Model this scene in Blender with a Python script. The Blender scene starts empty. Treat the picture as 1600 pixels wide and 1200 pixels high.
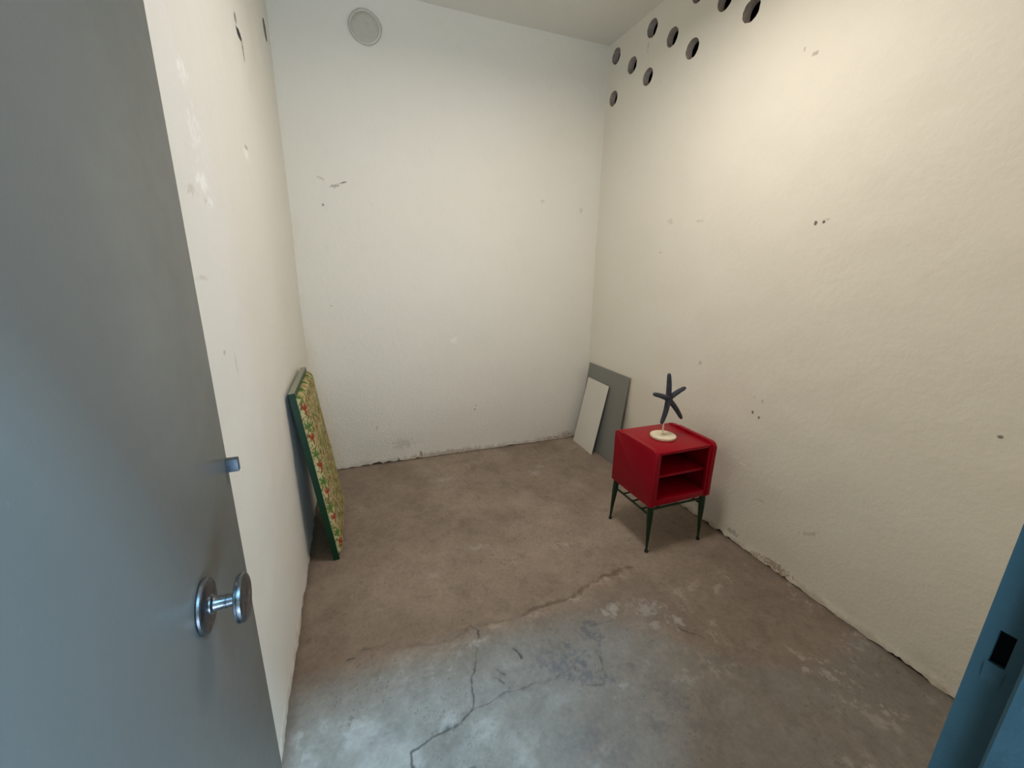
import bpy, bmesh, math, random
import numpy as np
from mathutils import Vector, Matrix
from mathutils.geometry import delaunay_2d_cdt

random.seed(7)
rng = np.random.default_rng(11)
S = bpy.context.scene
COL = S.collection

# ------------------------------------------------------------------ camera
W, D, H = 2.285, 3.1705, 3.14          # cell width, depth (from the doorway), height
cam = bpy.data.cameras.new('camera')
cam.sensor_fit = 'HORIZONTAL'
cam.sensor_width = 36.0
cam.lens = 646.1 * 36.0 / 1600.0
cam.clip_start = 0.02
camo = bpy.data.objects.new('camera', cam)
camo.location = (0.3197, 0.0, 1.5)
camo.rotation_euler = (1.3022, -0.0172, -0.3648)
COL.objects.link(camo)
S.camera = camo

# ------------------------------------------------------------------ light and exposure
S.view_settings.view_transform = 'Standard'
S.view_settings.look = 'None'
S.view_settings.exposure = 0.0
S.view_settings.gamma = 1.0
S.view_settings.use_curve_mapping = False
S.cycles.use_denoising = True
S.cycles.max_bounces = 9
S.cycles.diffuse_bounces = 7
S.cycles.glossy_bounces = 4
S.cycles.sample_clamp_indirect = 4.0
S.cycles.caustics_reflective = False
S.cycles.caustics_refractive = False

world = bpy.data.worlds.new('world')
world.use_nodes = True
bg = world.node_tree.nodes['Background']
bg.inputs['Color'].default_value = (0.30, 0.45, 0.70, 1)
bg.inputs['Strength'].default_value = 0.05
S.world = world


def area(name, loc, target, sx, sy, power, color, spread=180):
    l = bpy.data.lights.new(name, 'AREA')
    l.shape = 'RECTANGLE'
    l.size, l.size_y = sx, sy
    l.energy = power
    l.color = color
    l.spread = math.radians(spread)
    o = bpy.data.objects.new(name, l)
    o.location = loc
    d = (Vector(target) - Vector(loc)).normalized()
    o.rotation_euler = d.to_track_quat('-Z', 'Y').to_euler()
    COL.objects.link(o)
    return o


# daylight of the passage outside: a strip of open blue sky above it and its
# reflection from the pale paving before the doorway
area('daylight_sky_strip', (0.85, -1.75, 4.86), (0.85, 0.5, 0.4), 2.8, 0.34, 500, (0.34, 0.69, 1.0))
area('daylight_from_paving', (0.7, -1.75, 0.06), (0.7, -1.2, 3.0), 3.4, 2.0, 560, (0.52, 0.70, 1.0))
# the cell's own shaded ceiling lamp
area('ceiling_lamp_light', (1.25, 1.55, 2.9), (1.25, 1.55, 0.0), 0.40, 0.40, 26, (1.0, 0.92, 0.86))


# ------------------------------------------------------------------ helpers: noise
def vnoise(x, y, seed=0):
    r = np.random.default_rng(seed)
    T = r.random((256, 256))
    xi = np.floor(x).astype(int); yi = np.floor(y).astype(int)
    fx = x - xi; fy = y - yi
    fx = fx * fx * (3 - 2 * fx); fy = fy * fy * (3 - 2 * fy)
    a = T[xi % 256, yi % 256]; b = T[(xi + 1) % 256, yi % 256]
    c = T[xi % 256, (yi + 1) % 256]; d = T[(xi + 1) % 256, (yi + 1) % 256]
    return (a * (1 - fx) + b * fx) * (1 - fy) + (c * (1 - fx) + d * fx) * fy


def fbm(x, y, seed=0, octs=4, gain=0.5):
    s = 0; a = 1.0; n = 0
    for k in range(octs):
        s = s + a * vnoise(x * 2 ** k + 13.7 * k, y * 2 ** k + 7.1 * k, seed + k)
        n += a; a *= gain
    return s / n


def sstep(a, b, x):
    t = np.clip((x - a) / (b - a), 0, 1)
    return t * t * (3 - 2 * t)


def seg_dist(x, y, pts):
    """distance to a polyline and the parameter along it"""
    best = np.full(x.shape, 1e9); par = np.zeros(x.shape)
    n = len(pts) - 1
    for i in range(n):
        ax, ay = pts[i]; bx, by = pts[i + 1]
        dx, dy = bx - ax, by - ay
        t = np.clip(((x - ax) * dx + (y - ay) * dy) / (dx * dx + dy * dy), 0, 1)
        d = np.hypot(x - ax - t * dx, y - ay - t * dy)
        m = d < best
        best = np.where(m, d, best); par = np.where(m, (i + t) / n, par)
    return best, par


# ------------------------------------------------------------------ helpers: objects
def tag(o, label=None, cat=None, kind=None, group=None):
    if label: o['label'] = label
    if cat: o['category'] = cat
    if kind: o['kind'] = kind
    if group: o['group'] = group
    return o


def empty(name, loc=(0, 0, 0), rot=(0, 0, 0)):
    o = bpy.data.objects.new(name, None)
    o.location = loc
    o.rotation_euler = rot
    COL.objects.link(o)
    return o


def link(name, me, mat, parent=None, smooth=True):
    o = bpy.data.objects.new(name, me)
    if mat is not None:
        for m in (mat if isinstance(mat, (list, tuple)) else [mat]):
            me.materials.append(m)
    if smooth:
        me.polygons.foreach_set('use_smooth', [True] * len(me.polygons))
    COL.objects.link(o)
    if parent is not None:
        o.parent = parent
    return o


def from_bm(name, bm, mat, parent=None, smooth=False, angle=40):
    me = bpy.data.meshes.new(name)
    bmesh.ops.recalc_face_normals(bm, faces=bm.faces[:])
    bm.to_mesh(me); bm.free()
    o = link(name, me, mat, parent, smooth)
    if smooth:
        me.set_sharp_from_angle(angle=math.radians(angle))
    return o


def grid_mesh(name, P, color=None):
    """P: (nv, nu, 3) array of points; a quad sheet with a colour attribute"""
    nv, nu = P.shape[:2]
    me = bpy.data.meshes.new(name)
    idx = np.arange(nv * nu).reshape(nv, nu)
    q = np.stack([idx[:-1, :-1], idx[:-1, 1:], idx[1:, 1:], idx[1:, :-1]], -1).reshape(-1, 4)
    me.vertices.add(nv * nu)
    me.vertices.foreach_set('co', P.reshape(-1).astype(np.float32))
    me.loops.add(q.size)
    me.loops.foreach_set('vertex_index', q.reshape(-1).astype(np.int32))
    me.polygons.add(len(q))
    me.polygons.foreach_set('loop_start', np.arange(0, q.size, 4, dtype=np.int32))
    me.update(calc_edges=True)
    me.validate()
    if color is not None:
        at = me.color_attributes.new('Col', 'FLOAT_COLOR', 'POINT')
        c = np.concatenate([color.reshape(-1, 3), np.ones((nv * nu, 1))], 1).astype(np.float32)
        at.data.foreach_set('color', c.reshape(-1))
    return me


def bm_box(bm, lo, hi, bevel=0.0, seg=2, mat=0):
    r = bmesh.ops.create_cube(bm, size=1.0)
    vs = r['verts']
    c = (Vector(lo) + Vector(hi)) / 2; s = Vector(hi) - Vector(lo)
    for v in vs:
        v.co = Vector((v.co.x * s.x, v.co.y * s.y, v.co.z * s.z)) + c
    fs = set(f for v in vs for f in v.link_faces)
    for f in fs: f.material_index = mat
    if bevel > 0:
        es = list(set(e for v in vs for e in v.link_edges))
        bmesh.ops.bevel(bm, geom=es, offset=bevel, segments=seg, profile=0.5, affect='EDGES', clamp_overlap=True)
    return bm


def bm_lathe(bm, prof, n=24, axis=None, origin=(0, 0, 0)):
    """prof: [(radius, height)] revolved about +Z, then turned so +Z points along axis"""
    M = Matrix.Translation(Vector(origin))
    if axis is not None:
        M = M @ Vector(axis).normalized().to_track_quat('Z', 'Y').to_matrix().to_4x4()
    rings = []
    for r, h in prof:
        if r < 1e-6:
            rings.append([bm.verts.new(M @ Vector((0, 0, h)))])
        else:
            rings.append([bm.verts.new(M @ Vector((r * math.cos(2 * math.pi * k / n), r * math.sin(2 * math.pi * k / n), h))) for k in range(n)])
    for a, b in zip(rings, rings[1:]):
        for k in range(n):
            k2 = (k + 1) % n
            if len(a) == 1 and len(b) == 1: continue
            if len(a) == 1: bm.faces.new((a[0], b[k], b[k2]))
            elif len(b) == 1: bm.faces.new((a[k], a[k2], b[0]))
            else: bm.faces.new((a[k], a[k2], b[k2], b[k]))
    for rg, flip in ((rings[0], True), (rings[-1], False)):
        if len(rg) > 1: bm.faces.new(rg[::-1] if flip else rg)
    return bm


def bm_tube(bm, pts, radii, n=10):
    """tube through pts with rounded-over ends"""
    pts = [Vector(p) for p in pts]
    rings = []
    for i, p in enumerate(pts):
        t = (pts[min(i + 1, len(pts) - 1)] - pts[max(i - 1, 0)]).normalized()
        ref = Vector((0, 1, 0)) if abs(t.y) < 0.9 else Vector((1, 0, 0))
        u = t.cross(ref).normalized(); v = t.cross(u)
        rings.append([bm.verts.new(p + radii[i] * (math.cos(2 * math.pi * k / n) * u + math.sin(2 * math.pi * k / n) * v)) for k in range(n)])
    for a, b in zip(rings, rings[1:]):
        for k in range(n):
            bm.faces.new((a[k], a[(k + 1) % n], b[(k + 1) % n], b[k]))
    bm.faces.new(rings[0][::-1]); bm.faces.new(rings[-1])
    return bm


# ------------------------------------------------------------------ helpers: materials
def srgb(r, g, b):
    f = lambda c: (c / 255 / 12.92) if c / 255 <= 0.04045 else ((c / 255 + 0.055) / 1.055) ** 2.4
    return (f(r), f(g), f(b), 1.0)


class Mat:
    def __init__(self, name, color=(0.5, 0.5, 0.5, 1), rough=0.5, metal=0.0, spec=0.5):
        self.m = bpy.data.materials.new(name)
        self.m.use_nodes = True
        self.nt = self.m.node_tree
        self.b = self.nt.nodes['Principled BSDF']
        self.b.inputs['Base Color'].default_value = color
        self.b.inputs['Roughness'].default_value = rough
        self.b.inputs['Metallic'].default_value = metal
        self.b.inputs['Specular IOR Level'].default_value = spec
        self.col = None
        self.base = color
        self._co = None

    def n(self, t, **k):
        nd = self.nt.nodes.new(t)
        for a, v in k.items(): setattr(nd, a, v)
        return nd

    def l(self, a, b): self.nt.links.new(a, b)

    def co(self):
        if self._co is None: self._co = self.n('ShaderNodeTexCoord').outputs['Object']
        return self._co

    def noise(self, scale, detail=4, rough=0.55, dist=0.0, vec=None):
        nd = self.n('ShaderNodeTexNoise')
        nd.inputs['Scale'].default_value = scale
        nd.inputs['Detail'].default_value = detail
        nd.inputs['Roughness'].default_value = rough
        nd.inputs['Distortion'].default_value = dist
        self.l(vec or self.co(), nd.inputs['Vector'])
        return nd.outputs['Fac']

    def remap(self, v, a, b, c=0.0, d=1.0, smooth=False):
        nd = self.n('ShaderNodeMapRange')
        if smooth: nd.interpolation_type = 'SMOOTHSTEP'
        nd.inputs[1].default_value = a; nd.inputs[2].default_value = b
        nd.inputs[3].default_value = c; nd.inputs[4].default_value = d
        self.l(v, nd.inputs[0])
        return nd.outputs[0]

    def math(self, op, a, b=None, clamp=False):
        nd = self.n('ShaderNodeMath', operation=op, use_clamp=clamp)
        for i, v in enumerate((a, b)):
            if v is None: continue
            if isinstance(v, (int, float)): nd.inputs[i].default_value = v
            else: self.l(v, nd.inputs[i])
        return nd.outputs[0]

    def mix(self, fac, color, mode='MIX'):
        """blend colour over the running colour"""
        nd = self.n('ShaderNodeMix', data_type='RGBA', blend_type=mode)
        if isinstance(fac, (int, float)): nd.inputs[0].default_value = fac
        else: self.l(fac, nd.inputs[0])
        if self.col is None: nd.inputs[6].default_value = self.base
        else: self.l(self.col, nd.inputs[6])
        if isinstance(color, tuple): nd.inputs[7].default_value = color
        else: self.l(color, nd.inputs[7])
        self.col = nd.outputs[2]
        self.l(self.col, self.b.inputs['Base Color'])

    def attr(self, name='Col'):
        nd = self.n('ShaderNodeVertexColor', layer_name=name)
        self.col = nd.outputs['Color']
        self.l(self.col, self.b.inputs['Base Color'])

    def bump(self, h, strength, dist=0.01):
        nd = self.n('ShaderNodeBump')
        nd.inputs['Strength'].default_value = strength
        nd.inputs['Distance'].default_value = dist
        self.l(h, nd.inputs['Height'])
        prev = self.b.inputs['Normal'].links
        if prev: self.l(prev[0].from_socket, nd.inputs['Normal'])
        self.l(nd.outputs[0], self.b.inputs['Normal'])

    def rough(self, v): self.l(v, self.b.inputs['Roughness'])

    def mark(self, centre, radii, color, amount=1.0, rot=0.0, axes=(1, 2), edge=0.5, rag=0.35, scale=60):
        """a stain or chip of its own shape at a place on the surface (object coordinates)"""
        mp = self.n('ShaderNodeVectorMath', operation='SUBTRACT')
        c = [0, 0, 0]
        c[axes[0]], c[axes[1]] = centre
        self.l(self.co(), mp.inputs[0]); mp.inputs[1].default_value = c
        sp = self.n('ShaderNodeSeparateXYZ'); self.l(mp.outputs[0], sp.inputs[0])
        u, v = sp.outputs[axes[0]], sp.outputs[axes[1]]
        ca, sa = math.cos(rot), math.sin(rot)
        uu = self.math('ADD', self.math('MULTIPLY', u, ca / radii[0]), self.math('MULTIPLY', v, sa / radii[0]))
        vv = self.math('ADD', self.math('MULTIPLY', u, -sa / radii[1]), self.math('MULTIPLY', v, ca / radii[1]))
        d = self.math('SQRT', self.math('ADD', self.math('MULTIPLY', uu, uu), self.math('MULTIPLY', vv, vv)))
        if rag > 0:
            nz = self.noise(scale, 3)
            d = self.math('ADD', d, self.math('MULTIPLY', self.math('SUBTRACT', nz, 0.5), rag * 4))
        f = self.remap(d, 1.0, 1.0 - edge, 0.0, amount * 0.8, True)
        self.mix(f, color)


def plaster(name, base, marks=(), axes=(1, 2), warm=None, rough=0.6, low_rough=0.2, fine=0.16):
    m = Mat(name, base, rough, spec=0.35)
    big = m.noise(1.3, 3)
    m.mix(m.remap(big, 0.35, 0.7, 0, 0.35), warm or (base[0] * 0.97, base[1] * 0.94, base[2] * 0.89, 1))
    mid = m.noise(9, 5, 0.6)
    m.mix(m.remap(mid, 0.55, 0.8, 0, 0.22), (base[0] * 0.86, base[1] * 0.86, base[2] * 0.84, 1))
    for k in marks: m.mark(*k[:3], axes=axes, **k[3])
    # grime just above the floor
    sp = m.n('ShaderNodeSeparateXYZ'); m.l(m.co(), sp.inputs[0])
    g = m.math('ADD', sp.outputs[2], m.math('MULTIPLY', m.math('SUBTRACT', m.noise(14, 5, 0.65), 0.5), 0.12))
    m.mix(m.remap(g, 0.045, -0.01, 0, 0.5, True), srgb(150, 128, 104))
    m.bump(m.noise(3.0, 4, 0.5), 0.35, 0.03)
    m.bump(m.noise(38, 5, 0.6), fine, 0.008)
    # rougher render in the lower part of the wall
    low = m.math('MULTIPLY', m.noise(70, 4, 0.65), m.remap(m.math('ADD', sp.outputs[2], m.math('MULTIPLY', m.noise(2.5, 2), 0.6)), 1.3, 0.35, 0, 1, True))
    m.bump(low, low_rough, 0.010)
    return m.m


M = {}
wall_c = srgb(226, 221, 207)
DK = srgb(60, 52, 44); GR = srgb(160, 150, 136); WH = srgb(248, 246, 240)
M['plaster_left'] = plaster('plaster_left', srgb(226, 223, 213), [
    ((2.134, 2.352), (0.055, 0.020), srgb(24, 20, 16), dict(edge=0.3, amount=1.25, rag=0.25, scale=60)),
    ((2.175, 2.315), (0.016, 0.045), DK, dict(edge=0.5, amount=1.1, rag=0.3, scale=90)),
    ((2.10, 2.39), (0.022, 0.025), DK, dict(edge=0.5, amount=1.0, rag=0.3)),
    ((1.30, 1.93), (0.05, 0.035), WH, dict(amount=0.7, rag=0.8, edge=0.9, scale=45)),
    ((1.325, 1.81), (0.07, 0.06), WH, dict(amount=0.45, rag=0.9, edge=0.9, scale=45)),
    ((1.324, 1.70), (0.06, 0.032), WH, dict(amount=0.9, rag=0.6, edge=0.8, scale=45)),
    ((1.36, 1.655), (0.04, 0.02), WH, dict(amount=0.6, rag=0.8, edge=0.8, scale=45)),
    ((1.955, 1.90), (0.06, 0.032), WH, dict(amount=0.8, rag=0.6, edge=0.8, scale=45)),
    ((1.97, 1.925), (0.035, 0.010), GR, dict(amount=0.8)),
    ((1.22, 1.665), (0.05, 0.014), GR, dict(amount=0.4, rag=0.9, edge=0.9)),
    ((1.34, 1.655), (0.03, 0.012), GR, dict(amount=0.4, rag=0.9, edge=0.9)),
    ((1.26, 1.28), (0.02, 0.008), DK, dict(amount=0.4, edge=0.8)),
    ((1.2, 1.47), (0.05, 0.008), GR, dict(amount=0.4, rag=0.8, edge=0.9)),
    ((1.36, 1.23), (0.012, 0.04), GR, dict(amount=0.4, rag=0.6, edge=0.9)),
])
M['plaster_back'] = plaster('plaster_back', wall_c, [
    ((0.335, 2.035), (0.028, 0.006), DK, dict(rot=0.3, amount=0.9, scale=120)),
    ((0.285, 2.012), (0.035, 0.012), srgb(120, 110, 98), dict(rot=0.25, amount=0.7, rag=0.7, scale=120)),
    ((0.20, 2.05), (0.03, 0.008), GR, dict(rot=-0.4, amount=0.5, rag=0.8, scale=120)),
    ((0.20, 1.891), (0.008, 0.010), DK, dict(amount=0.9, rag=0.2)),
    ((1.2185, 0.372), (0.010, 0.007), DK, dict(amount=0.85, rag=0.3)),
    ((1.228, 0.405), (0.009, 0.006), DK, dict(amount=0.7, rag=0.3)),
    ((0.19, 1.24), (0.006, 0.006), DK, dict(amount=0.6, rag=0.2)),
    ((0.63, 0.145), (0.08, 0.05), GR, dict(amount=0.35, rag=0.9, scale=40)),
    ((0.43, 0.30), (0.012, 0.016), GR, dict(amount=0.5)),
    ((1.05, 0.96), (0.03, 0.03), WH, dict(amount=0.5, rag=0.8)),
    ((2.10, 0.03), (0.10, 0.035), srgb(120, 80, 60), dict(amount=0.6, rag=1.0, scale=70)),
    ((1.95, 0.02), (0.10, 0.02), srgb(130, 92, 70), dict(amount=0.6, rag=1.0, scale=70)),
    ((1.0, 0.02), (0.35, 0.02), srgb(140, 112, 84), dict(amount=0.5, rag=1.0, scale=60)),
    ((0.76, 0.035), (0.012, 0.03), srgb(70, 60, 48), dict(amount=0.8, rag=0.6, scale=90)),
    ((0.58, 0.012), (0.012, 0.018), srgb(40, 34, 28), dict(amount=0.9, rag=0.4, scale=90)),
    ((2.12, 1.98), (0.02, 0.02), GR, dict(amount=0.4, rag=0.8)),
    ((1.78, 2.02), (0.02, 0.015), GR, dict(amount=0.35, rag=0.8)),
], axes=(0, 2), low_rough=1.0, fine=0.3)




M['plaster_right'] = plaster('plaster_right', wall_c, [
    ((1.357, 1.726), (0.008, 0.011), srgb(30, 26, 22), dict(amount=1.0, rag=0.15, edge=0.3)),
    ((1.322, 1.727), (0.007, 0.008), srgb(40, 34, 30), dict(amount=1.0, rag=0.2, edge=0.3)),
    ((1.308, 1.738), (0.016, 0.006), GR, dict(amount=0.6, rag=0.6)),
    ((1.50, 2.428), (0.022, 0.010), GR, dict(amount=0.8, rag=0.6)),
    ((1.56, 2.465), (0.007, 0.014), GR, dict(amount=0.6, rag=0.5)),
    ((1.495, 0.787), (0.007, 0.012), srgb(46, 40, 34), dict(amount=1.0, rag=0.2, edge=0.3)),
    ((1.455, 0.771), (0.008, 0.010), srgb(60, 50, 42), dict(amount=0.9, rag=0.3)),
    ((1.50, 0.87), (0.005, 0.008), GR, dict(amount=0.6)),
    ((1.45, 0.865), (0.006, 0.012), GR, dict(amount=0.6)),
    ((0.607, 0.998), (0.010, 0.008), srgb(60, 50, 42), dict(amount=0.95, rag=0.4)),
    ((1.90, 0.97), (0.02, 0.018), GR, dict(amount=0.6, rag=0.7)),
    ((2.36, 1.63), (0.007, 0.008), DK, dict(amount=0.6, rag=0.3)),
    ((2.30, 1.82), (0.03, 0.02), GR, dict(amount=0.35, rag=0.9)),
    ((2.05, 1.80), (0.03, 0.012), GR, dict(amount=0.35, rag=0.9)),
    ((1.36, 0.33), (0.035, 0.006), srgb(180, 160, 130), dict(amount=0.6, rag=0.6)),
    ((1.49, 0.48), (0.03, 0.008), WH, dict(amount=0.7, rag=0.7)),
    ((1.10, 0.30), (0.06, 0.012), GR, dict(amount=0.4, rag=0.9, rot=-0.5)),
    ((1.48, 0.055), (0.05, 0.02), srgb(135, 135, 138), dict(amount=0.6, rag=0.7)),
    ((1.22, 0.03), (0.10, 0.022), srgb(130, 95, 75), dict(amount=0.7, rag=1.0, scale=80)),
    ((2.70, 2.935), (0.01, 0.03), GR, dict(amount=0.5, rag=0.7)),
])
M['plaster_ceiling'] = plaster('plaster_ceiling', srgb(212, 208, 194), axes=(0, 1))

m = Mat('concrete_floor', rough=0.75, spec=0.3)
m.attr()
m.mix(m.remap(m.noise(55, 6, 0.7), 0.45, 0.8, 0, 0.25), (0.07, 0.055, 0.045, 1))
m.mix(m.remap(m.noise(160, 3, 0.6), 0.6, 0.8, 0, 0.25), (0.42, 0.39, 0.35, 1))
m.bump(m.noise(6, 5, 0.6), 0.25, 0.02)
m.bump(m.noise(90, 5, 0.7), 0.22, 0.006)
m.rough(m.remap(m.noise(5, 4), 0.3, 0.7, 0.62, 0.85))
M['floor'] = m.m

m = Mat('footing_dirt', srgb(70, 54, 42), 0.95, spec=0.1)
m.mix(m.remap(m.noise(40, 5, 0.7), 0.4, 0.7), srgb(34, 26, 21)); m.bump(m.noise(60, 4), 0.8, 0.02)
M['dirt'] = m.m
m = Mat('vent_concrete', srgb(176, 162, 148), 0.9, spec=0.2)
m.mix(m.remap(m.noise(30, 4, 0.6), 0.4, 0.7, 0, 0.6), srgb(140, 126, 112)); m.bump(m.noise(50, 4), 0.6, 0.01)
M['vent'] = m.m
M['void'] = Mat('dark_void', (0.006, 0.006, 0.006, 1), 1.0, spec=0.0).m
m = Mat('patch_plaster', srgb(192, 187, 172), 0.75, spec=0.2)
m.mix(m.remap(m.noise(30, 5, 0.65), 0.5, 0.75, 0, 0.5), srgb(176, 170, 154)); m.bump(m.noise(45, 5), 0.6, 0.012)
M['patch'] = m.m
m = Mat('masonry', srgb(150, 140, 124), 0.9); m.bump(m.noise(20, 4), 0.4, 0.02); M['masonry'] = m.m

m = Mat('grey_door_paint', srgb(100, 104, 101), 0.34, spec=0.5)
m.mix(m.remap(m.noise(2.2, 3), 0.4, 0.7, 0, 0.25), srgb(94, 97, 93))
m.mix(m.remap(m.noise(140, 2, 0.5), 0.66, 0.72, 0, 0.3), srgb(114, 118, 114))
m.bump(m.noise(220, 3, 0.6), 0.05, 0.003); m.bump(m.noise(5, 2), 0.05, 0.02)
m.rough(m.remap(m.noise(7, 4), 0.3, 0.7, 0.30, 0.42))
M['door'] = m.m
m = Mat('blue_frame_paint', srgb(60, 88, 95), 0.45, spec=0.4)
m.mix(m.remap(m.noise(18, 5, 0.6), 0.5, 0.72, 0, 0.4), srgb(48, 74, 81))
m.mix(m.remap(m.noise(60, 4, 0.7), 0.66, 0.74, 0, 0.5), srgb(92, 110, 114))
m.bump(m.noise(40, 4), 0.25, 0.006)
M['frame'] = m.m
m = Mat('worn_steel', srgb(122, 126, 130), 0.30, metal=1.0)
m.mix(m.remap(m.noise(60, 5, 0.65), 0.45, 0.7, 0, 0.6), srgb(70, 68, 68))
m.rough(m.remap(m.noise(80, 4), 0.3, 0.7, 0.25, 0.5)); m.bump(m.noise(120, 3), 0.1, 0.002)
M['steel'] = m.m
m = Mat('bolt_steel', srgb(84, 94, 100), 0.5, metal=0.5)
m.mix(m.remap(m.noise(90, 4), 0.5, 0.65, 0, 0.7), srgb(58, 68, 78)); M['bolt'] = m.m

m = Mat('red_paint', srgb(147, 3, 27), 0.36, spec=0.18)
m.mix(m.remap(m.noise(5, 4), 0.4, 0.7, 0, 0.4), srgb(130, 1, 20))
m.bump(m.noise(30, 4), 0.10, 0.004); m.bump(m.noise(180, 3), 0.06, 0.002)
M['red'] = m.m
m = Mat('green_leg_paint', srgb(14, 46, 22), 0.32, spec=0.4)
m.mix(m.remap(m.noise(25, 4), 0.45, 0.7, 0, 0.5), srgb(8, 30, 14)); M['green'] = m.m
m = Mat('black_foot', srgb(24, 22, 20), 0.4); m.bump(m.noise(80, 2), 0.1, 0.002); M['foot'] = m.m
m = Mat('white_painted_wood', srgb(226, 216, 190), 0.6)
m.mix(m.remap(m.noise(30, 5, 0.6), 0.45, 0.75, 0, 0.5), srgb(206, 192, 162)); m.bump(m.noise(40, 4), 0.15, 0.003)
M['cream'] = m.m
m = Mat('blue_grey_starfish', srgb(64, 67, 76), 0.75, spec=0.3)
m.mix(m.remap(m.noise(40, 4), 0.4, 0.7, 0, 0.6), srgb(46, 45, 54)); m.bump(m.noise(220, 3, 0.6), 0.6, 0.004)
M['star'] = m.m
m = Mat('grey_board', srgb(128, 128, 122), 0.55, spec=0.3)
m.mix(m.remap(m.noise(4, 3), 0.4, 0.7, 0, 0.25), srgb(118, 118, 112)); m.bump(m.noise(100, 3), 0.05, 0.002); M['grey'] = m.m
m = Mat('white_board', srgb(214, 210, 198), 0.5, spec=0.35)
m.mix(m.remap(m.noise(6, 3), 0.4, 0.7, 0, 0.25), srgb(202, 196, 184)); m.bump(m.noise(100, 3), 0.05, 0.002); M['white'] = m.m
m = Mat('green_frame_paint', srgb(9, 50, 26), 0.34, spec=0.3)
m.mix(m.remap(m.noise(14, 4), 0.45, 0.7, 0, 0.4), srgb(6, 38, 19)); m.bump(m.noise(60, 3), 0.08, 0.003); M['panel_green'] = m.m
m = Mat('pale_edge_paint', srgb(138, 142, 122), 0.5); m.bump(m.noise(80, 3), 0.1, 0.002); M['pale_edge'] = m.m
m = Mat('printed_fabric', rough=0.9, spec=0.15)
m.attr(); m.bump(m.noise(260, 2), 0.3, 0.002); M['fabric'] = m.m
m = Mat('outside_paving', srgb(190, 176, 150), 0.9); m.bump(m.noise(20, 5), 0.4, 0.01); M['paving'] = m.m
m = Mat('outside_render', srgb(214, 200, 172), 0.9); m.bump(m.noise(30, 5), 0.4, 0.01); M['render'] = m.m

# ------------------------------------------------------------------ floor
xs = np.arange(-0.06, W + 0.06, 0.0036)
ys = np.concatenate([np.arange(-0.12, 1.75, 0.0036), np.arange(1.75, D + 0.06, 0.009)])
X, Y = np.meshgrid(xs, ys)
wx = X + 0.03 * (fbm(X * 9, Y * 9, 91) - 0.5); wy = Y + 0.03 * (fbm(X * 9, Y * 9, 95) - 0.5)
jx = X + 0.014 * (fbm(X * 45, Y * 45, 77, 3) - 0.5) + 0.035 * (fbm(X * 11, Y * 11, 87, 2) - 0.5); jy = Y + 0.014 * (fbm(X * 45, Y * 45, 79, 3) - 0.5) + 0.035 * (fbm(X * 11, Y * 11, 89, 2) - 0.5)
brown = np.array([0.205, 0.160, 0.125]); brown2 = np.array([0.240, 0.190, 0.150]); gray = np.array([0.245, 0.240, 0.215])
pale = np.array([0.46, 0.43, 0.39]); dark = np.array([0.085, 0.072, 0.062])


def over(base, col, f):
    return base + (col - base) * f[..., None]


big = fbm(X * 2.3, Y * 2.3, 3, 4)
mid = fbm(X * 8, Y * 8, 21, 5, 0.6)
fine = fbm(X * 45, Y * 45, 33, 4, 0.6)
C = np.broadcast_to(brown, X.shape + (3,)).copy()
C = over(C, brown2, sstep(0.42, 0.62, big))
C = C * ((0.90 + 0.2 * mid) * (1 + 0.20 * sstep(1.3, 1.9, Y + 0.3 * (big - 0.5))))[..., None]
# greyer concrete, with the doorway's pool of daylight painted into its tone
edge = 1.33 + 0.10 * (fbm(X * 4, Y * 4, 61) - 0.5) - 0.55 * sstep(1.05, 1.9, X) + 0.05 * (fine - 0.5)
g = sstep(0.07, -0.07, wy - edge)
C = over(C, gray * (1.06 - 0.30 * sstep(0.45, 1.05, X + 0.3 * (big - 0.5)))[..., None], g * (0.62 + 0.5 * (mid - 0.5)))
sp1 = fbm(X * 70, Y * 70, 401, 3, 0.7); sp2 = fbm(X * 26, Y * 26, 411, 4, 0.65)
C = C * (1 + 0.16 * (mid - 0.5) + 0.30 * (sp2 - 0.5) + 0.28 * (sp1 - 0.5))[..., None]
C = over(C, pale * 0.9, 0.5 * sstep(0.60, 0.72, sp2) * sstep(1.40, 1.2, Y) * sstep(0.42, 0.6, fbm(X * 3, Y * 3, 421)))
C = over(C, dark, 0.45 * sstep(0.66, 0.74, sp1) * sstep(0.45, 0.62, fbm(X * 6, Y * 6, 431)))
C = over(C, pale, 0.30 * sstep(0.54, 0.80, mid) * sstep(1.5, 1.2, Y) * sstep(1.1, 0.6, X))
C = over(C, brown2 * 1.25, 0.45 * sstep(0.56, 0.78, fbm(X * 5.2, Y * 5.2, 131, 5, 0.6)) * sstep(1.2, 1.6, Y))
C = over(C, dark, 0.22 * sstep(0.58, 0.80, fbm(X * 12, Y * 12, 151, 5, 0.65)))
Z = 0.006 * (fbm(X * 2, Y * 2, 5) - 0.5) + 0.0015 * (fbm(X * 20, Y * 20, 6) - 0.5)
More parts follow.
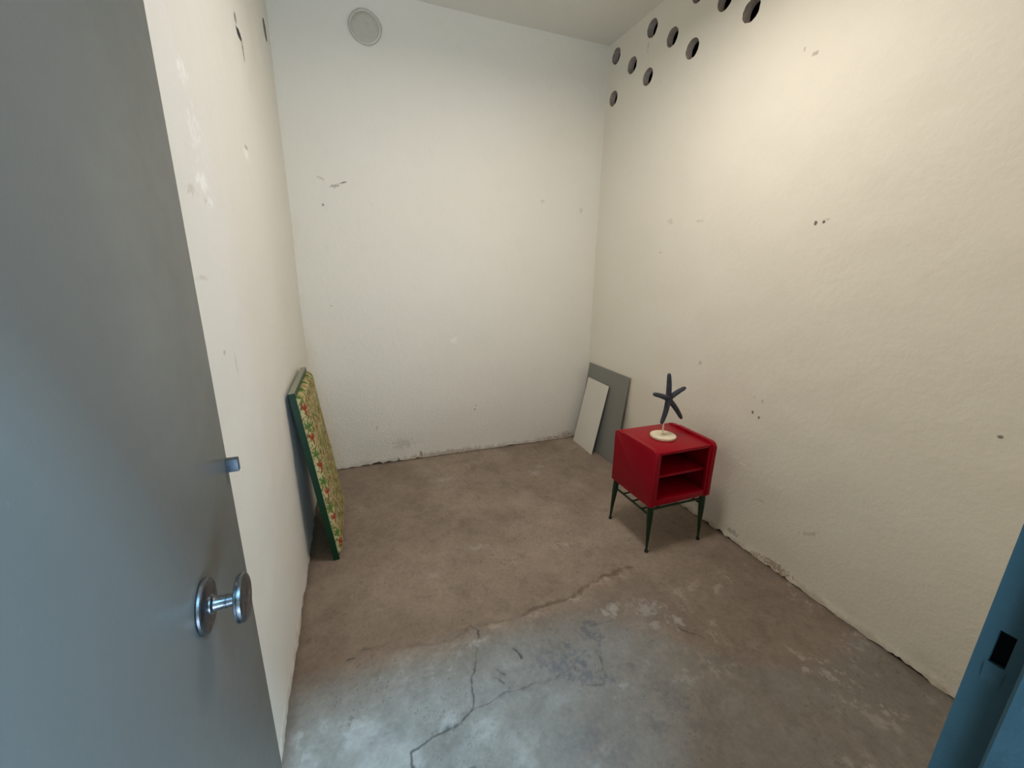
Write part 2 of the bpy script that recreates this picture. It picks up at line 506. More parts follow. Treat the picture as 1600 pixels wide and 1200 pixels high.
# a worn step running across, where one pour meets the next
ridge = [(0.20, 1.425), (0.433, 1.406), (0.588, 1.383), (0.70, 1.392), (0.79, 1.398), (0.882, 1.40), (1.048, 1.417), (1.243, 1.432), (1.407, 1.489), (1.60, 1.50)]
rx_ = wx + 0.022 * (fbm(X * 22, Y * 22, 501, 4, 0.6) - 0.5); ry_ = wy + 0.045 * (fbm(X * 17, Y * 17, 505, 4, 0.6) - 0.5)
d, t = seg_dist(rx_, ry_, ridge)
k = sstep(0.017, 0.002, d) * sstep(0.0, 0.2, t) * (0.32 + 0.8 * sstep(0.36, 0.62, fbm(X * 14, Y * 14, 171, 4, 0.6)))
C = over(C, np.array([0.13, 0.095, 0.07]), np.clip(0.75 * k, 0, 1)); Z = Z - 0.003 * k
d2, t2 = seg_dist(rx_, ry_ + 0.026, ridge)
k2 = sstep(0.030, 0.0, d2) * sstep(0.05, 0.25, t2) * sstep(0.40, 0.66, fbm(X * 24, Y * 24, 181, 4, 0.65))
C = over(C, np.array([0.38, 0.31, 0.245]), 0.75 * k2)  # paler near side of the step, a highlight painted in
# cracks
for pts, wdt, a in (
        ([(0.690, 1.43), (0.715, 1.38), (0.701, 1.341), (0.66, 1.24), (0.655, 1.20), (0.642, 1.182), (0.620, 1.12), (0.598, 1.084)], 0.0042, 0.9),
        ([(0.598, 1.084), (0.56, 1.055), (0.512, 1.037), (0.44, 1.02), (0.394, 1.003), (0.392, 0.98), (0.387, 0.94), (0.37, 0.85)], 0.0060, 0.9),
        ([(0.512, 1.040), (0.598, 1.082), (0.70, 1.085), (0.80, 1.083), (0.889, 1.079), (0.946, 1.085)], 0.0050, 0.5),
        ([(0.946, 1.085), (0.99, 1.10), (1.05, 1.12), (1.10, 1.15)], 0.0030, 0.4),
        ([(1.188, 1.245), (1.28, 1.24), (1.38, 1.27)], 0.0035, 0.45),
        ([(1.142, 1.148), (1.128, 1.06), (1.118, 1.02), (1.095, 0.995), (1.06, 0.99), (1.025, 1.003)], 0.007, 0.55),
        ([(0.819, 1.256), (0.848, 1.202)], 0.0075, 0.9),
        ([(0.737, 1.181), (0.756, 1.153)], 0.0065, 0.85),
        ([(0.718, 1.155), (0.744, 1.121)], 0.0065, 0.85),
        ([(0.49, 0.925), (0.53, 0.895), (0.56, 0.893)], 0.007, 0.6),
        ([(1.555, 1.085), (1.575, 1.05), (1.602, 1.014)], 0.009, 0.7),
        ([(0.200, 1.428), (0.225, 1.424)], 0.009, 0.75),
        ([(0.26, 1.45), (0.34, 1.44)], 0.006, 0.4),
        ([(0.50, 1.66), (0.56, 1.65)], 0.006, 0.45),
        ([(0.685, 1.60), (0.72, 1.61)], 0.006, 0.6),
        ([(0.82, 1.60), (0.835, 1.65)], 0.004, 0.5)):
    d, t = seg_dist(jx, jy, pts)
    wv = wdt * (0.25 + 0.95 * fbm(X * 30, Y * 30, 441, 3))
    k = sstep(wv * 1.25, wv * 0.2, d) * (0.35 + 0.65 * sstep(0.35, 0.6, fbm(X * 18, Y * 18, 451, 3)))
    C = over(C, dark, 0.30 * sstep(wdt * 5, 0, d) * sstep(0.45, 0.65, sp2))
    C = over(C, np.array([0.05, 0.045, 0.042]), a * k); Z = Z - 0.003 * a * k
# smeary blue-black smudges
for (cx, cy, rx, ry, a) in ((1.18, 1.20, 0.035, 0.05, 0.8), (1.055, 1.12, 0.05, 0.045, 0.75), (0.97, 1.10, 0.06, 0.03, 0.6), (1.05, 1.04, 0.045, 0.045, 0.7),
                            (0.95, 1.17, 0.06, 0.05, 0.4), (1.13, 1.0, 0.02, 0.015, 0.6), (1.30, 0.86, 0.05, 0.04, 0.5), (1.20, 0.80, 0.03, 0.02, 0.55), (1.42, 0.80, 0.05, 0.03, 0.3),
                            (1.25, 1.02, 0.015, 0.01, 0.6), (1.20, 1.03, 0.01, 0.01, 0.5), (0.93, 0.86, 0.06, 0.03, 0.3), (1.36, 0.74, 0.06, 0.04, 0.4), (1.02, 0.78, 0.05, 0.03, 0.35)):
    d = np.hypot((wx - cx) / (rx * 1.25), (wy - cy) / (ry * 1.25)) + 2.6 * (fine - 0.5) + 1.6 * (sp1 - 0.5) + 0.8 * (mid - 0.5)
    C = over(C, np.array([0.115, 0.112, 0.115]), 0.9 * a * sstep(1.15, 0.1, d))
# powdery white spots
for (cx, cy, rx, ry, a) in ((0.70, 1.33, 0.035, 0.018, 0.7), (0.53, 1.33, 0.022, 0.012, 0.4), (0.40, 1.255, 0.025, 0.012, 0.6), (1.33, 1.285, 0.05, 0.025, 0.7), (0.52, 1.07, 0.03, 0.03, 0.5),
                            (1.40, 0.90, 0.06, 0.03, 0.4), (1.48, 1.23, 0.06, 0.04, 0.5), (0.86, 1.92, 0.05, 0.02, 0.5), (1.32, 1.78, 0.045, 0.02, 0.6), (0.60, 1.78, 0.04, 0.02, 0.45),
                            (1.55, 2.62, 0.06, 0.05, 0.6), (1.62, 2.72, 0.05, 0.03, 0.5), (0.85, 2.75, 0.08, 0.03, 0.5), (1.75, 2.80, 0.05, 0.02, 0.4)):
    d = np.hypot((wx - cx) / (rx * 1.3), (wy - cy) / (ry * 1.3)) + 2.4 * (fine - 0.5) + 1.6 * (sp1 - 0.5) + 0.8 * (mid - 0.5)
    C = over(C, np.array([0.50, 0.48, 0.44]), 0.6 * a * sstep(1.1, -0.1, d))
# darker brown along the walls
dw = np.minimum(np.minimum(X, W - X), D - Y) + 0.03 * (mid - 0.5)
C = over(C, np.array([0.12, 0.09, 0.068]), 0.55 * sstep(0.045, 0.0, dw))
me = grid_mesh('floor', np.stack([X, Y, Z], -1), np.clip(C, 0.01, 0.9))
floor = tag(link('floor', me, M['floor']), kind='structure', label='worn brown and grey concrete floor with cracks and stains')


# ------------------------------------------------------------------ walls
HOLE_R = 0.052
VENTS_R = [(y, z) for z, y0 in ((2.758, 3.07), (2.893, 2.86), (3.027, 3.065)) for y in [y0 - 0.3955 * k for k in range(5)]]
VENTS_R = [(y, z) for y, z in VENTS_R if y > 1.2]
VENTS_L = [(2.985, 2.735), (2.585, 2.735)]


def wall_sheet(name, U, mapf, nrm, mat, holes=(), seed=0, zmax=H + 0.02, rag=0.010, parent=None):
    """plaster skin: u along the wall, z up; circular holes cut out; ragged lower edge"""
    pts = []; edges = []; n_b = 0
    u0, u1 = U
    bot = list(np.arange(u0, u1, 0.007)) + [u1]
    rnd = np.array(bot)
    rz = 0.001 + rag * np.clip(fbm(rnd * 5, rnd * 0 + seed, seed, 3) * 3.0 - 1.0, 0.15, 1.4) * np.clip(fbm(rnd * 30, rnd * 0 + seed, seed + 3, 5, 0.75) * 3.2 - 1.0, 0, 1.5)
    border = [(u, z) for u, z in zip(bot, rz)]
    border += [(u1, z) for z in np.arange(0.2, zmax, 0.2)] + [(u1, zmax)]
    border += [(u, zmax) for u in np.arange(u1 - 0.2, u0, -0.2)] + [(u0, zmax)]
    border += [(u0, z) for z in np.arange(zmax - 0.2, 0.1, -0.2)]
    pts += border; n = len(border)
    edges += [(i, (i + 1) % n) for i in range(n)]
    for (cu, cz) in holes:
        s = len(pts)
        r = random.Random(int(cu * 1000 + cz * 77))
        for k in range(28):
            a = 2 * math.pi * k / 28
            rr = HOLE_R * (1 + 0.035 * (r.random() - 0.5))
            pts.append((cu + rr * math.cos(a), cz + rr * math.sin(a)))
        edges += [(s + k, s + (k + 1) % 28) for k in range(28)]
    step = 0.04
    for z in list(np.arange(0.012, 0.05, 0.012)) + list(np.arange(0.06, zmax - 0.01, step)):
        st = 0.014 if z < 0.055 else step
        for u in np.arange(u0 + st * 0.5, u1 - 0.004, st):
            uu, zz = u + (random.random() - 0.5) * st * 0.3, z + (random.random() - 0.5) * 0.004
            if zz < 0.002 + rag * 2.2 and z < 0.03: continue
            if any((uu - cu) ** 2 + (zz - cz) ** 2 < (HOLE_R * 1.12) ** 2 for cu, cz in holes): continue
            pts.append((uu, zz))
    vs, es, fs = delaunay_2d_cdt([Vector(p) for p in pts], edges, [], 1, 1e-6)[:3]
    P = np.array([(v.x, v.y) for v in vs])
    keep = []
    for f in fs:
        c = P[list(f)].mean(0)
        if any((c[0] - cu) ** 2 + (c[1] - cz) ** 2 < (HOLE_R * 0.955) ** 2 for cu, cz in holes): continue
        keep.append(tuple(f))
    h = 0.010 * (fbm(P[:, 0] * 2.2, P[:, 1] * 2.2, seed + 40, 3) - 0.5) + 0.004 * (fbm(P[:, 0] * 9, P[:, 1] * 9, seed + 44, 3) - 0.5)
    h = h + 0.010 * sstep(0.045, 0.0, P[:, 1]) * fbm(P[:, 0] * 25, P[:, 1] * 25, seed + 50, 3)
    me = bpy.data.meshes.new(name)
    co = [Vector(mapf(u, z)) + Vector(nrm) * float(hh) for (u, z), hh in zip(P, h)]
    me.from_pydata(co, [], keep)
    me.update()
    o = link(name, me, mat, parent)
    return o


def box_obj(name, boxes, mat, parent=None, bevel=0.0):
    bm = bmesh.new()
    for lo, hi in boxes: bm_box(bm, lo, hi, bevel)
    return from_bm(name, bm, mat, parent)


def vent(parent, pos, axis, depth, mat):
    """a round vent cast through the block wall: a rough concrete pipe, dark at its far end"""
    bm = bmesh.new()
    n = 28
    ax = Vector(axis); q = ax.to_track_quat('Z', 'Y').to_matrix()
    rings = []
    r_ = random.Random(int(pos[1] * 991 + pos[2] * 131))
    for (r, h) in ((HOLE_R * 1.06, 0.0045), (HOLE_R * 0.97, 0.004), (HOLE_R * 0.95, 0.03), (HOLE_R * 0.93, depth * 0.6), (HOLE_R * 0.93, depth)):
        rings.append([bm.verts.new(Vector(pos) + q @ Vector((r * (1 + 0.03 * (r_.random() - 0.5)) * math.cos(2 * math.pi * k / n), r * (1 + 0.03 * (r_.random() - 0.5)) * math.sin(2 * math.pi * k / n), h))) for k in range(n)])
    for a, b in zip(rings, rings[1:]):
        for k in range(n): bm.faces.new((a[k], b[k], b[(k + 1) % n], a[(k + 1) % n]))
    return from_bm('vent_pipe', bm, mat, parent, smooth=True, angle=50)


wl = wall_sheet('wall_left', (-0.10, D + 0.02), lambda u, z: (0, u, z), (1, 0, 0), M['plaster_left'], VENTS_L, seed=101)
tag(wl, kind='structure', label='uneven white plastered wall on the left behind the open door')
wr = wall_sheet('wall_right', (0.0, D + 0.02), lambda u, z: (W, u, z), (-1, 0, 0), M['plaster_right'], VENTS_R, seed=202, rag=0.0105)
tag(wr, kind='structure', label='cream plastered wall on the right with round vent holes')
wb = wall_sheet('wall_back', (-0.02, W + 0.02), lambda u, z: (u, D, z), (0, -1, 0), M['plaster_back'], (), seed=303)
tag(wb, kind='structure', label='cream plastered end wall with a round filled patch')
for (y, z) in VENTS_R: vent(wr, (W, y, z), (1, 0, 0), 0.046, M['vent'])
for (y, z) in VENTS_L: vent(wl, (0, y, z), (-1, 0, 0), 0.05, M['vent'])
# masonry behind the plaster, its dirty foot showing in the gap under the ragged plaster edge
box_obj('masonry_core', [((W + 0.16, -0.3, -0.1), (W + 0.3, D + 0.3, H + 0.2))], M['void'], wr)  # core painted black to stand for the darkness behind the vents
box_obj('masonry_foot', [((W + 0.010, -0.1, -0.05), (W + 0.05, D + 0.05, 0.12))], M['dirt'], wr)
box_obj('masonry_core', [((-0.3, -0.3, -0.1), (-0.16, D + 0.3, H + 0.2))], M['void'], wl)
box_obj('masonry_foot', [((-0.05, -0.1, -0.05), (-0.010, D + 0.05, 0.12))], M['dirt'], wl)
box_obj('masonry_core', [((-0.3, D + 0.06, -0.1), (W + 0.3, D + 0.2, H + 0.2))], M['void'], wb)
box_obj('masonry_foot', [((-0.05, D + 0.010, -0.05), (W + 0.05, D + 0.05, 0.12))], M['dirt'], wb)

# the filled-in round patch on the end wall
bm = bmesh.new()
n = 40; cx, cz = 0.535, 2.927
prof = ((0.098, 0.002), (0.093, 0.0005), (0.087, -0.009), (0.078, 0.0045), (0.05, 0.005), (0.02, 0.0035))
rr = random.Random(5)
rings = []
for r, h in prof:
    rings.append([bm.verts.new((cx + r * (0.97 + 0.05 * math.sin(2 * a + 1) + 0.03 * rr.random()) * math.cos(a), D - 0.004 - h, cz + r * (0.98 + 0.03 * rr.random()) * math.sin(a))) for a in [2 * math.pi * k / n for k in range(n)]])
for a, b in zip(rings, rings[1:]):
    for k in range(n): bm.faces.new((a[k], a[(k + 1) % n], b[(k + 1) % n], b[k]))
bm.faces.new(rings[-1])
tag(from_bm('plaster_patch', bm, M['patch'], wb, smooth=True, angle=70), label='round filled-in hole with a ring groove')

# ceiling: a slightly sagging plaster sheet
xs = np.arange(-0.05, W + 0.06, 0.05); ys = np.arange(-0.1, D + 0.06, 0.05)
X, Y = np.meshgrid(xs, ys)
Zc = H + 0.012 * (fbm(X * 2, Y * 2, 400, 3) - 0.5) - 0.012 * sstep(0.10, 0.0, np.minimum(D - Y, np.minimum(X, W - X)))
me = grid_mesh('ceiling', np.stack([X, Y, Zc], -1))
ceil = tag(link('ceiling', me, M['plaster_ceiling']), kind='structure', label='dull plaster ceiling')
box_obj('roof_slab', [((-0.3, -0.05, H + 0.04), (W + 0.3, D + 0.3, H + 0.24))], M['masonry'], ceil)

# front wall with the doorway
TH = math.radians(1.0)
dd = Vector((-math.sin(TH), math.cos(TH), 0)); nn = Vector((math.cos(TH), math.sin(TH), 0))
JX, JY = 0.9015, 0.1465                 # strike jamb, room-side arris
EX, EY = 0.0797, 0.8504                 # free edge of the open door leaf
HX = EX + math.tan(TH) * (EY - JY)      # hinge side
ZT = 2.10
wf = box_obj('wall_front', [((-0.3, 0.0, -0.02), (HX - 0.10, JY - 0.004, H + 0.02)), ((JX + 0.05, 0.0, -0.02), (W + 0.3, JY - 0.004, H + 0.02)),
                            ((HX - 0.10, 0.0, ZT + 0.05), (JX + 0.05, JY - 0.004, H + 0.02))], M['plaster_right'])
tag(wf, kind='structure', label='plastered wall around the doorway')

# steel door frame: rebate, stop and a strike hole
SB = 0.112                              # the stop begins here (towards the outside)
SX = 0.886
fr = empty('trim_1', (JX, JY, 0)); tag(fr, kind='structure', label='blue painted steel door frame with a strike hole')


def local_boxes(name, boxes, mat, parent, origin, bevel=0.0015):
    bm = bmesh.new()
    for lo, hi in boxes:
        bm_box(bm, Vector(lo) - Vector(origin), Vector(hi) - Vector(origin), bevel)
    return from_bm(name, bm, mat, parent)


o0 = (JX, JY, 0)
hz0, hz1, hy0, hy1 = 1.122, 1.161, 0.1235, 0.1355
local_boxes('jamb', [((JX, SB - 0.005, -0.01), (JX + 0.06, JY, hz0)), ((JX, SB - 0.005, hz1), (JX + 0.06, JY, ZT + 0.05)),
                     ((JX, SB - 0.005, hz0), (JX + 0.06, hy0, hz1)), ((JX, hy1, hz0), (JX + 0.06, JY, hz1))], M['frame'], fr, o0, bevel=0.0)
local_boxes('strike_dark_plate', [((JX + 0.004, hy0 - 0.004, hz0 - 0.004), (JX + 0.006, hy1 + 0.004, hz1 + 0.004))], M['void'], fr, o0, 0)  # black plate just inside the hole, its deep shade painted in
bm = bmesh.new()   # bent-out lip under the strike hole, worn by the bolt
vs = [bm.verts.new(Vector(p) - Vector(o0)) for p in ((JX - 0.0002, hy0 - 0.002, hz0), (JX - 0.0002, hy1 + 0.002, hz0), (JX - 0.0012, hy1 + 0.001, hz0 - 0.012), (JX - 0.0012, hy0 - 0.001, hz0 - 0.012),
                                                (JX - 0.0002, hy1 + 0.001, hz0 - 0.022), (JX - 0.0002, hy0 - 0.001, hz0 - 0.022))]
bm.faces.new((vs[0], vs[1], vs[2], vs[3])); bm.faces.new((vs[3], vs[2], vs[4], vs[5]))
from_bm('strike_lip', bm, M['frame'], fr)
local_boxes('door_stop', [((SX, -0.03, -0.01), (JX + 0.06, SB, ZT + 0.02))], M['frame'], fr, o0, 0.003)
local_boxes('hinge_jamb', [((HX - 0.11, -0.03, -0.01), (HX - 0.012, JY, ZT + 0.05))], M['frame'], fr, o0, 0.002)
local_boxes('head', [((HX - 0.11, -0.03, ZT), (JX + 0.06, JY, ZT + 0.06))], M['frame'], fr, o0, 0.002)

# the open door leaf
LW = (EY - JY) / math.cos(TH)
dr = empty('door_1', (HX, JY, 0), (0, 0, math.pi / 2 + TH)); tag(dr, kind='structure', label='open grey painted steel door with round steel knob')
# local frame: +X along the leaf from the hinge to the free edge, -Y towards the doorway (the visible face)
bm = bmesh.new()
bm_box(bm, (0.004, 0.0, 0.012), (LW, 0.042, ZT - 0.006), 0.0025, 2)
from_bm('door_leaf', bm, M['door'], dr, smooth=True)
bm = bmesh.new()
bm_box(bm, (LW - 0.001, 0.008, 1.085), (LW + 0.0025, 0.034, 1.215), 0.001, 1)
from_bm('lock_plate', bm, M['bolt'], dr)
bm = bmesh.new()
bm_box(bm, (LW - 0.014, -0.0195, 1.128), (LW - 0.001, 0.001, 1.154), 0.002, 2)
from_bm('lock_bolt', bm, M['bolt'], dr, smooth=True)
for z in (0.3, 1.05, 1.8):
    bm = bmesh.new(); bm_lathe(bm, [(0.009, z - 0.05), (0.009, z + 0.05)], 14, origin=(-0.006, -0.006, 0))
    from_bm('hinge', bm, M['frame'], dr, smooth=True)
# round pull: rose, spindle, end disc
KX, KZ = 0.4755, 1.0185
hd = empty('door_knob'); hd.parent = dr; hd.location = (KX, 0, KZ)
ax = (0, -1, 0)
bm = bmesh.new(); bm_lathe(bm, [(0.0, 0.0), (0.0395, 0.0), (0.0405, 0.0025), (0.0400, 0.0055), (0.0382, 0.0068), (0.0375, 0.0062), (0.0350, 0.0075), (0.022, 0.0085), (0.015, 0.0095), (0.0, 0.0095)], 48, ax)
from_bm('rose', bm, M['steel'], hd, smooth=True, angle=30)
bm = bmesh.new(); bm_lathe(bm, [(0.0150, 0.008), (0.0145, 0.011), (0.0110, 0.0135), (0.0100, 0.016), (0.0094, 0.027), (0.0102, 0.0273), (0.0102, 0.0288), (0.0094, 0.0291), (0.0088, 0.044)], 28, ax)
from_bm('spindle', bm, M['steel'], hd, smooth=True, angle=30)
bm = bmesh.new(); bm_lathe(bm, [(0.0088, 0.042), (0.0330, 0.0432), (0.0352, 0.0445), (0.0355, 0.0472), (0.0340, 0.0477), (0.0340, 0.0490), (0.0350, 0.0494), (0.0347, 0.0525), (0.0320, 0.0542), (0.0, 0.0556)], 48, ax)
from_bm('knob_disc', bm, M['steel'], hd, smooth=True, angle=30)

# the passage outside the doorway
pg = box_obj('ground', [((-4, -4.2, -0.12), (6, -0.001, -0.015))], M['paving']); tag(pg, kind='structure', label='paving of the passage outside')
pw = box_obj('wall_outside', [((-4, -4.2, -0.1), (6, -4.0, 5.0))], M['render']); tag(pw, kind='structure', label='wall across the passage outside')

# ------------------------------------------------------------------ red nightstand
NX0, NX1, NY0, NY1, NZ0, NZ1 = 1.722, 2.132, 1.548, 1.912, 0.285, 0.600
ns = empty('nightstand', ((NX0 + NX1) / 2, (NY0 + NY1) / 2, 0))
tag(ns, 'small red open-front nightstand on dark green tapered legs beside the right wall', 'nightstand')
no = Vector(ns.location)


def nb(name, boxes, mat, bevel=0.003, seg=2, parent=None):
    bm = bmesh.new()
    for lo, hi in boxes: bm_box(bm, Vector(lo) - no, Vector(hi) - no, bevel, seg)
    return from_bm(name, bm, mat, parent or ns, smooth=True)


T = 0.026


def side_panel(x0, x1):
    """a side with rounded front and top edges, proud of the top board"""
    pts = []
    y0, y1, z0, z1 = NY0, NY1, NZ0, NZ1 + 0.012

    def arc(cy, cz, r, a0, a1, k=6):
        for i in range(k + 1):
            a = math.radians(a0 + (a1 - a0) * i / k)
            pts.append((cy + r * math.cos(a), cz + r * math.sin(a)))
    arc(y0 + 0.030, z1 - 0.030, 0.030, 180, 90)
    pts.append((y1 - 0.085, z1)); pts.append((y1 - 0.062, z1 - 0.004)); pts.append((y1 - 0.05, z1 - 0.010))
    arc(y1 - 0.010, z1 - 0.0205, 0.010, 90, 0)
    pts.append((y1, z0)); 
    arc(y0 + 0.012, z0 + 0.012, 0.012, 270, 180, 3)
    bm = bmesh.new()
    a = [bm.verts.new(Vector((x0, y, z)) - no) for y, z in pts]
    b = [bm.verts.new(Vector((x1, y, z)) - no) for y, z in pts]
    n = len(pts)
    f0 = bm.faces.new(a); f1 = bm.faces.new(b[::-1])
    for k in range(n): bm.faces.new((a[k], b[k], b[(k + 1) % n], a[(k + 1) % n]))
    es = list(set(list(f0.edges) + list(f1.edges)))
    bmesh.ops.bevel(bm, geom=es, offset=0.005, segments=2, profile=0.5, affect='EDGES', clamp_overlap=True)
    return from_bm('side_panel', bm, M['red'], ns, smooth=True, angle=35)


side_panel(NX0, NX0 + T)
side_panel(NX1 - T, NX1)
nb('top', [((NX0 + T - 0.002, NY0 + 0.010, NZ1 - 0.018), (NX1 - T + 0.002, NY1 - 0.002, NZ1))], M['red'], 0.004)
nb('bottom', [((NX0 + T - 0.002, NY0 + 0.010, NZ0 + 0.001), (NX1 - T + 0.002, NY1 - 0.002, NZ0 + 0.038))], M['red'], 0.004)
nb('shelf', [((NX0 + T - 0.002, NY0 + 0.030, 0.440), (NX1 - T + 0.002, NY1 - 0.006, 0.456))], M['red'], 0.003)
nb('back_panel', [((NX0 + T - 0.002, NY1 - 0.012, NZ0 + 0.01), (NX1 - T + 0.002, NY1 - 0.003, NZ1 - 0.004))], M['red'], 0.001, 1)
for a_, b_ in ((NX0 + T - 0.002, NX0 + T + 0.016), (NX1 - T - 0.016, NX1 - T + 0.002)):
    nb('front_stile', [((a_, NY0 + 0.008, NZ0 + 0.03), (b_, NY0 + 0.028, NZ1 - 0.016))], M['red'], 0.003)
for (tx, ty, fx, fy) in ((NX0 + 0.024, NY0 + 0.026, 1.746, 1.568), (NX1 - 0.024, NY0 + 0.026, 2.104, 1.558), (NX0 + 0.024, NY1 - 0.024, 1.740, 1.910), (NX1 - 0.024, NY1 - 0.024, 2.106, 1.905)):
    bm = bmesh.new()
    top = Vector((tx, ty, NZ0 + 0.002)); ft = Vector((fx, fy, 0.020))
    bm_tube(bm, [top - no, top.lerp(ft, 0.12) - no, top.lerp(ft, 0.3) - no, top.lerp(ft, 0.65) - no, ft - no], [0.0165, 0.0172, 0.0160, 0.0108, 0.0062], 18)
    lg = from_bm('leg', bm, M['green'], ns, smooth=True, angle=50)
    bm = bmesh.new()
    bm_lathe(bm, [(0.0, 0.0), (0.008, 0.0005), (0.0105, 0.005), (0.0105, 0.010), (0.0085, 0.016), (0.0065, 0.021), (0.006, 0.026)], 18, origin=Vector((fx, fy, 0)) - no)
    from_bm('foot', bm, M['foot'], lg, smooth=True, angle=60)


def rail(name, p, q, r=0.0065):
    bm = bmesh.new(); bm_tube(bm, [Vector(p) - no, Vector(q) - no], [r, r], 10)
    return from_bm(name, bm, M['green'], ns, smooth=True, angle=50)


xl, xr = NX0 + 0.024, NX1 - 0.024
rail('side_rail', (xl, NY0 + 0.027, 0.226), (xl, NY1 - 0.026, 0.226)); rail('side_rail', (xr, NY0 + 0.027, 0.226), (xr, NY1 - 0.026, 0.226))
rail('front_rail', (xl, NY0 + 0.027, 0.262), (xr, NY0 + 0.027, 0.262)); rail('rear_rail', (xl, NY1 - 0.026, 0.262), (xr, NY1 - 0.026, 0.262))
for y in (1.64, 1.725, 1.81): rail('cross_rod', (xl, y, 0.230), (xr, y, 0.230), 0.0045)

# ------------------------------------------------------------------ starfish ornament
SXc, SYc, SZ = 1.915, 1.7307, NZ1 + 0.0005
st = empty('starfish_ornament', (SXc, SYc, SZ)); tag(st, 'blue-grey dried starfish on a rod above a round white base on the nightstand', 'ornament')
bm = bmesh.new()
bm_lathe(bm, [(0.0, 0.0), (0.066, 0.0), (0.070, 0.002), (0.0715, 0.009), (0.070, 0.0145), (0.066, 0.0165), (0.014, 0.0172), (0.011, 0.0205), (0.0, 0.0205)], 40)
from_bm('base', bm, M['cream'], st, smooth=True, angle=40)
bm = bmesh.new(); bm_tube(bm, [(-0.004, 0.002, 0.015), (-0.004, 0.004, 0.235)], [0.0042, 0.0042], 12)
from_bm('rod', bm, M['cream'], st, smooth=True, angle=50)
cz0 = 0.8326; cxs = 1.9078; yS = -0.0107 - 0.003
arms = [((1.8892, 0.9773), 0.0), ((2.0134, 0.8888), 0.006), ((2.0141, 0.7086), 0.004), ((1.8765, 0.6937), 0.004), ((1.8008, 0.8707), -0.004)]
bm = bmesh.new()
for (tx, tz), bend in arms:
    a = Vector((cxs - SXc, yS, cz0 - SZ)); b = Vector((tx - SXc, yS - 0.004, tz - SZ))
    perp = Vector((-(b - a).z, 0, (b - a).x)).normalized()
    pts, rad = [], []
    for k in range(11):
        t = k / 10
        pts.append(a.lerp(b, t) + perp * bend * math.sin(math.pi * t) + Vector((0, -0.003 * math.sin(math.pi * t), 0)))
        rad.append((0.0152 * (1 - 0.30 * t ** 2)) if t < 0.97 else 0.0085)
    pts.append(b + (b - a).normalized() * 0.003); rad.append(0.0015)
    bm_tube(bm, pts, rad, 14)
bm_lathe(bm, [(0.0, -0.013), (0.012, -0.011), (0.019, -0.003), (0.019, 0.004), (0.012, 0.012), (0.0, 0.0145)], 20, (0, -1, 0), (cxs - SXc, yS, cz0 - SZ))
me = bpy.data.meshes.new('starfish')
bmesh.ops.recalc_face_normals(bm, faces=bm.faces[:]); bm.to_mesh(me); bm.free()
so = link('starfish', me, M['star'], st)
rm = so.modifiers.new('remesh', 'REMESH'); rm.mode = 'VOXEL'; rm.voxel_size = 0.0026; rm.use_smooth_shade = True
sm = so.modifiers.new('smooth', 'SMOOTH'); sm.iterations = 2; sm.factor = 0.5

# ------------------------------------------------------------------ leaning boards in the far right corner


def leaning(name, A, B, Ct, thick, mat, label, cat, bevel=0.0008):
    """A, B: the two floor corners of the front face; Ct: the front face corner above A; thickness behind"""
    A, B, Ct = Vector(A), Vector(B), Vector(Ct)
    u = (B - A); w = u.length; u.normalize()
    v = (Ct - A); v -= u * v.dot(u); h = v.length; v.normalize()
    n = u.cross(v).normalized()
    o = empty(name, A)
    Mx = Matrix((u, v, n)).transposed()
    o.rotation_euler = Mx.to_euler()
    tag(o, label, cat)
    bm = bmesh.new(); bm_box(bm, (0, 0, -thick), (w, h, 0), bevel, 1)
    return o, bm, w, h


# the base line runs from the far corner to the near corner, so the normal faces the room
gt = 0.008
o, bm, w, h = leaning('grey_board', (2.186, 3.128, 0.001), (2.186, 2.540, 0.001), (2.272, 3.118, 0.717), gt, None,
                      'plain grey flat board leaning on the right wall behind the white board', 'board')
from_bm('sheet', bm, M['grey'], o)
o, bm, w, h = leaning('white_board', (2.1275, 3.088, 0.001), (2.1215, 2.763, 0.001), (2.2445, 3.060, 0.594), 0.006, None,
                      'smaller white flat board leaning against the grey board in the corner', 'board')
from_bm('sheet', bm, M['white'], o)

# ------------------------------------------------------------------ cushioned panel against the left wall
o, bm, w, h = leaning('upholstered_panel', (0.156, 2.069, 0.001), (0.156, 2.640, 0.001), (0.0416, 2.069, 0.932), 0.029, None,
                      'green edged panel with leafy red and green print pad leaning on the left wall', 'panel', 0.002)
pn = o
from_bm('backing_frame', bm, M['panel_green'], pn)
bm = bmesh.new(); bm_box(bm, (0.001, h - 0.0002, -0.0282), (w - 0.001, h + 0.0006, -0.0008), 0.0003, 1)  # thin pale strip laid along the top edge
tag(from_bm('top_edge', bm, M['pale_edge'], pn), label='pale grey-green top edge')
nu, nv = 320, 480
ins = 0.007
u = np.linspace(0, 1, nu); u = ins + (w - 2 * ins) * (u - 0.10 * np.sin(2 * math.pi * u) / math.pi * 0.9)
v = np.linspace(0.034, h - 0.024, nv)
Uu, Vv = np.meshgrid(u, v)
eu = np.minimum(Uu - ins, w - ins - Uu); ev = np.minimum(Vv - v[0], v[-1] - Vv)
e = np.minimum(eu, ev)
ru = (1 - (1 - np.clip(eu / 0.030, 0, 1)) ** 2.0) ** 0.6; rv = (1 - (1 - np.clip(ev / 0.030, 0, 1)) ** 2.0) ** 0.6
rise = 0.030 * np.minimum(ru, rv) * (0.9 + 0.1 * np.maximum(ru, rv)) + 0.004 * np.clip(np.minimum(eu, ev) / 0.2, 0, 1)
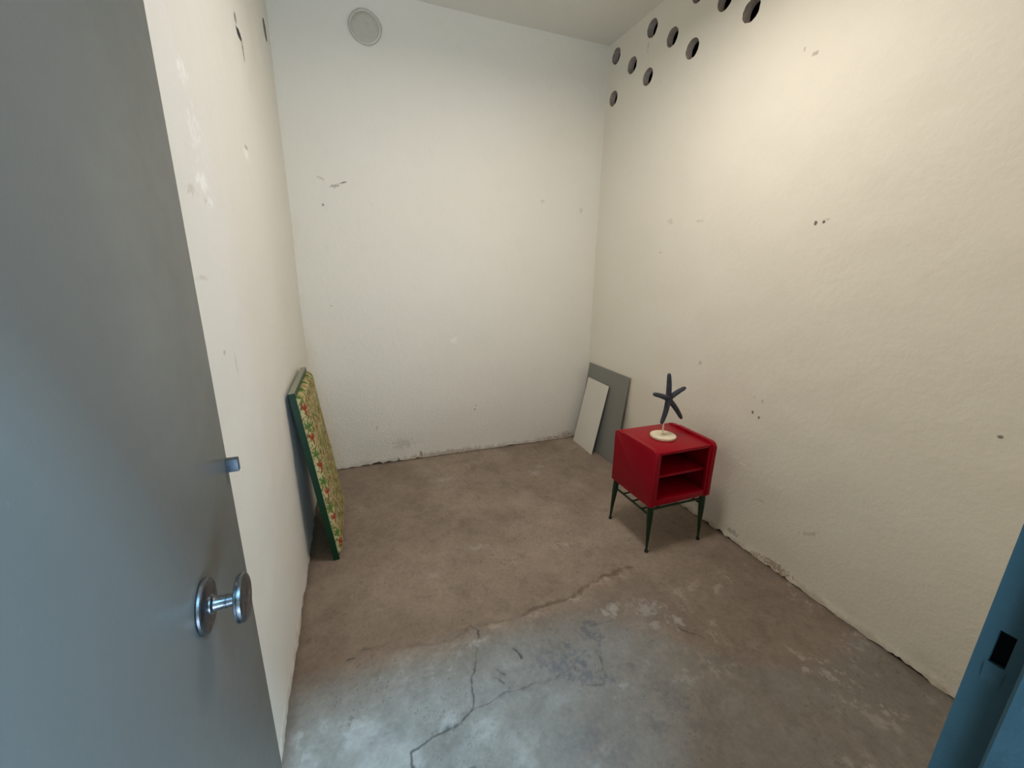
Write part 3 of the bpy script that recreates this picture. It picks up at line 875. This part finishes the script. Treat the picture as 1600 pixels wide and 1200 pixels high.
# the print runs over the rolled edge: measure across the cloth, not across the board
arc = np.concatenate([[0], np.cumsum(np.hypot(np.diff(u), np.diff(rise[nv // 2])))])
Wc = arc[-1]
rise = rise + 0.006 * (fbm(Uu * 7, Vv * 7, 700, 3) - 0.5) * np.clip(e / 0.03, 0, 1)
Cf = np.broadcast_to(np.array(srgb(182, 170, 124)[:3]), Uu.shape + (3,)).copy()
Cf = over(Cf, np.array(srgb(168, 154, 104)[:3]), sstep(0.4, 0.7, fbm(Uu * 20, Vv * 20, 710)))
R_ = random.Random(3)
olive = np.array(srgb(92, 96, 40)[:3]); red = np.array(srgb(146, 46, 38)[:3]); leaf = np.array(srgb(64, 104, 40)[:3]); bark = np.array(srgb(88, 70, 40)[:3])


Ua = np.broadcast_to(arc, Uu.shape)


def stroke(p, q, wd, col, a=1.0):
    global Cf
    lo_u, hi_u = min(p[0], q[0]) - 0.02, max(p[0], q[0]) + 0.02
    lo_v, hi_v = min(p[1], q[1]) - 0.02, max(p[1], q[1]) + 0.02
    iu = slice(*np.searchsorted(arc, [lo_u, hi_u])); iv = slice(*np.searchsorted(v, [lo_v, hi_v]))
    if iu.start >= iu.stop or iv.start >= iv.stop: return
    d, t = seg_dist(Ua[iv, iu], Vv[iv, iu], [p, q])
    wt = wd * (1 - 0.5 * np.abs(2 * t - 1) ** 2)
    Cf[iv, iu] = over(Cf[iv, iu], col, a * sstep(1.15, 0.7, d / wt))


for k in range(3200):
    pu, pv = R_.uniform(0, Wc), R_.uniform(0, h)
    ang = R_.choice((0.7, 2.3, 1.2, 1.9)) + R_.uniform(-0.4, 0.4); L = R_.uniform(0.008, 0.020)
    stroke((pu, pv), (pu + L * math.cos(ang), pv + L * math.sin(ang)), R_.uniform(0.0025, 0.0045), olive if R_.random() < 0.74 else (bark if R_.random() < 0.7 else red), 0.8)
TL = 0.152
for i in range(0, 5):
    for j in range(-1, 8):
        bu, bv = 0.030 + i * TL * 0.95, 0.085 + j * TL
        s_ = 0.030 if i == 0 else 0.024      # red sprig: a stem and fingers
        for a_, l_ in ((1.57, 1.1), (2.2, 1.05), (0.94, 1.05), (2.75, 0.6), (0.4, 0.6), (-1.57, 1.0)):
            stroke((bu, bv), (bu + s_ * l_ * math.cos(a_) * 0.8, bv + s_ * l_ * math.sin(a_)), 0.0050, red, 0.9)
        for a_, l_ in ((1.57, 1.1), (2.2, 0.95), (0.94, 0.95), (2.9, 0.7), (0.25, 0.7), (-1.4, 0.7)):   # green leaf spray
            stroke((bu - 0.006, bv + 0.062), (bu - 0.006 + 0.030 * l_ * math.cos(a_), bv + 0.062 + 0.034 * l_ * math.sin(a_)), 0.0050, leaf, 0.85)
        cu_, cv_ = bu + TL * 0.48, bv + 0.03
        for q in range(6):
            a_ = R_.uniform(0, 6.28)
            stroke((cu_, cv_), (cu_ + 0.036 * math.cos(a_), cv_ + 0.036 * math.sin(a_)), 0.004, leaf if q % 2 else olive)
me = grid_mesh('cushion_pad', np.stack([Uu, Vv, rise - 0.0005], -1), Cf)
pad = link('cushion_pad', me, M['fabric'], pn)
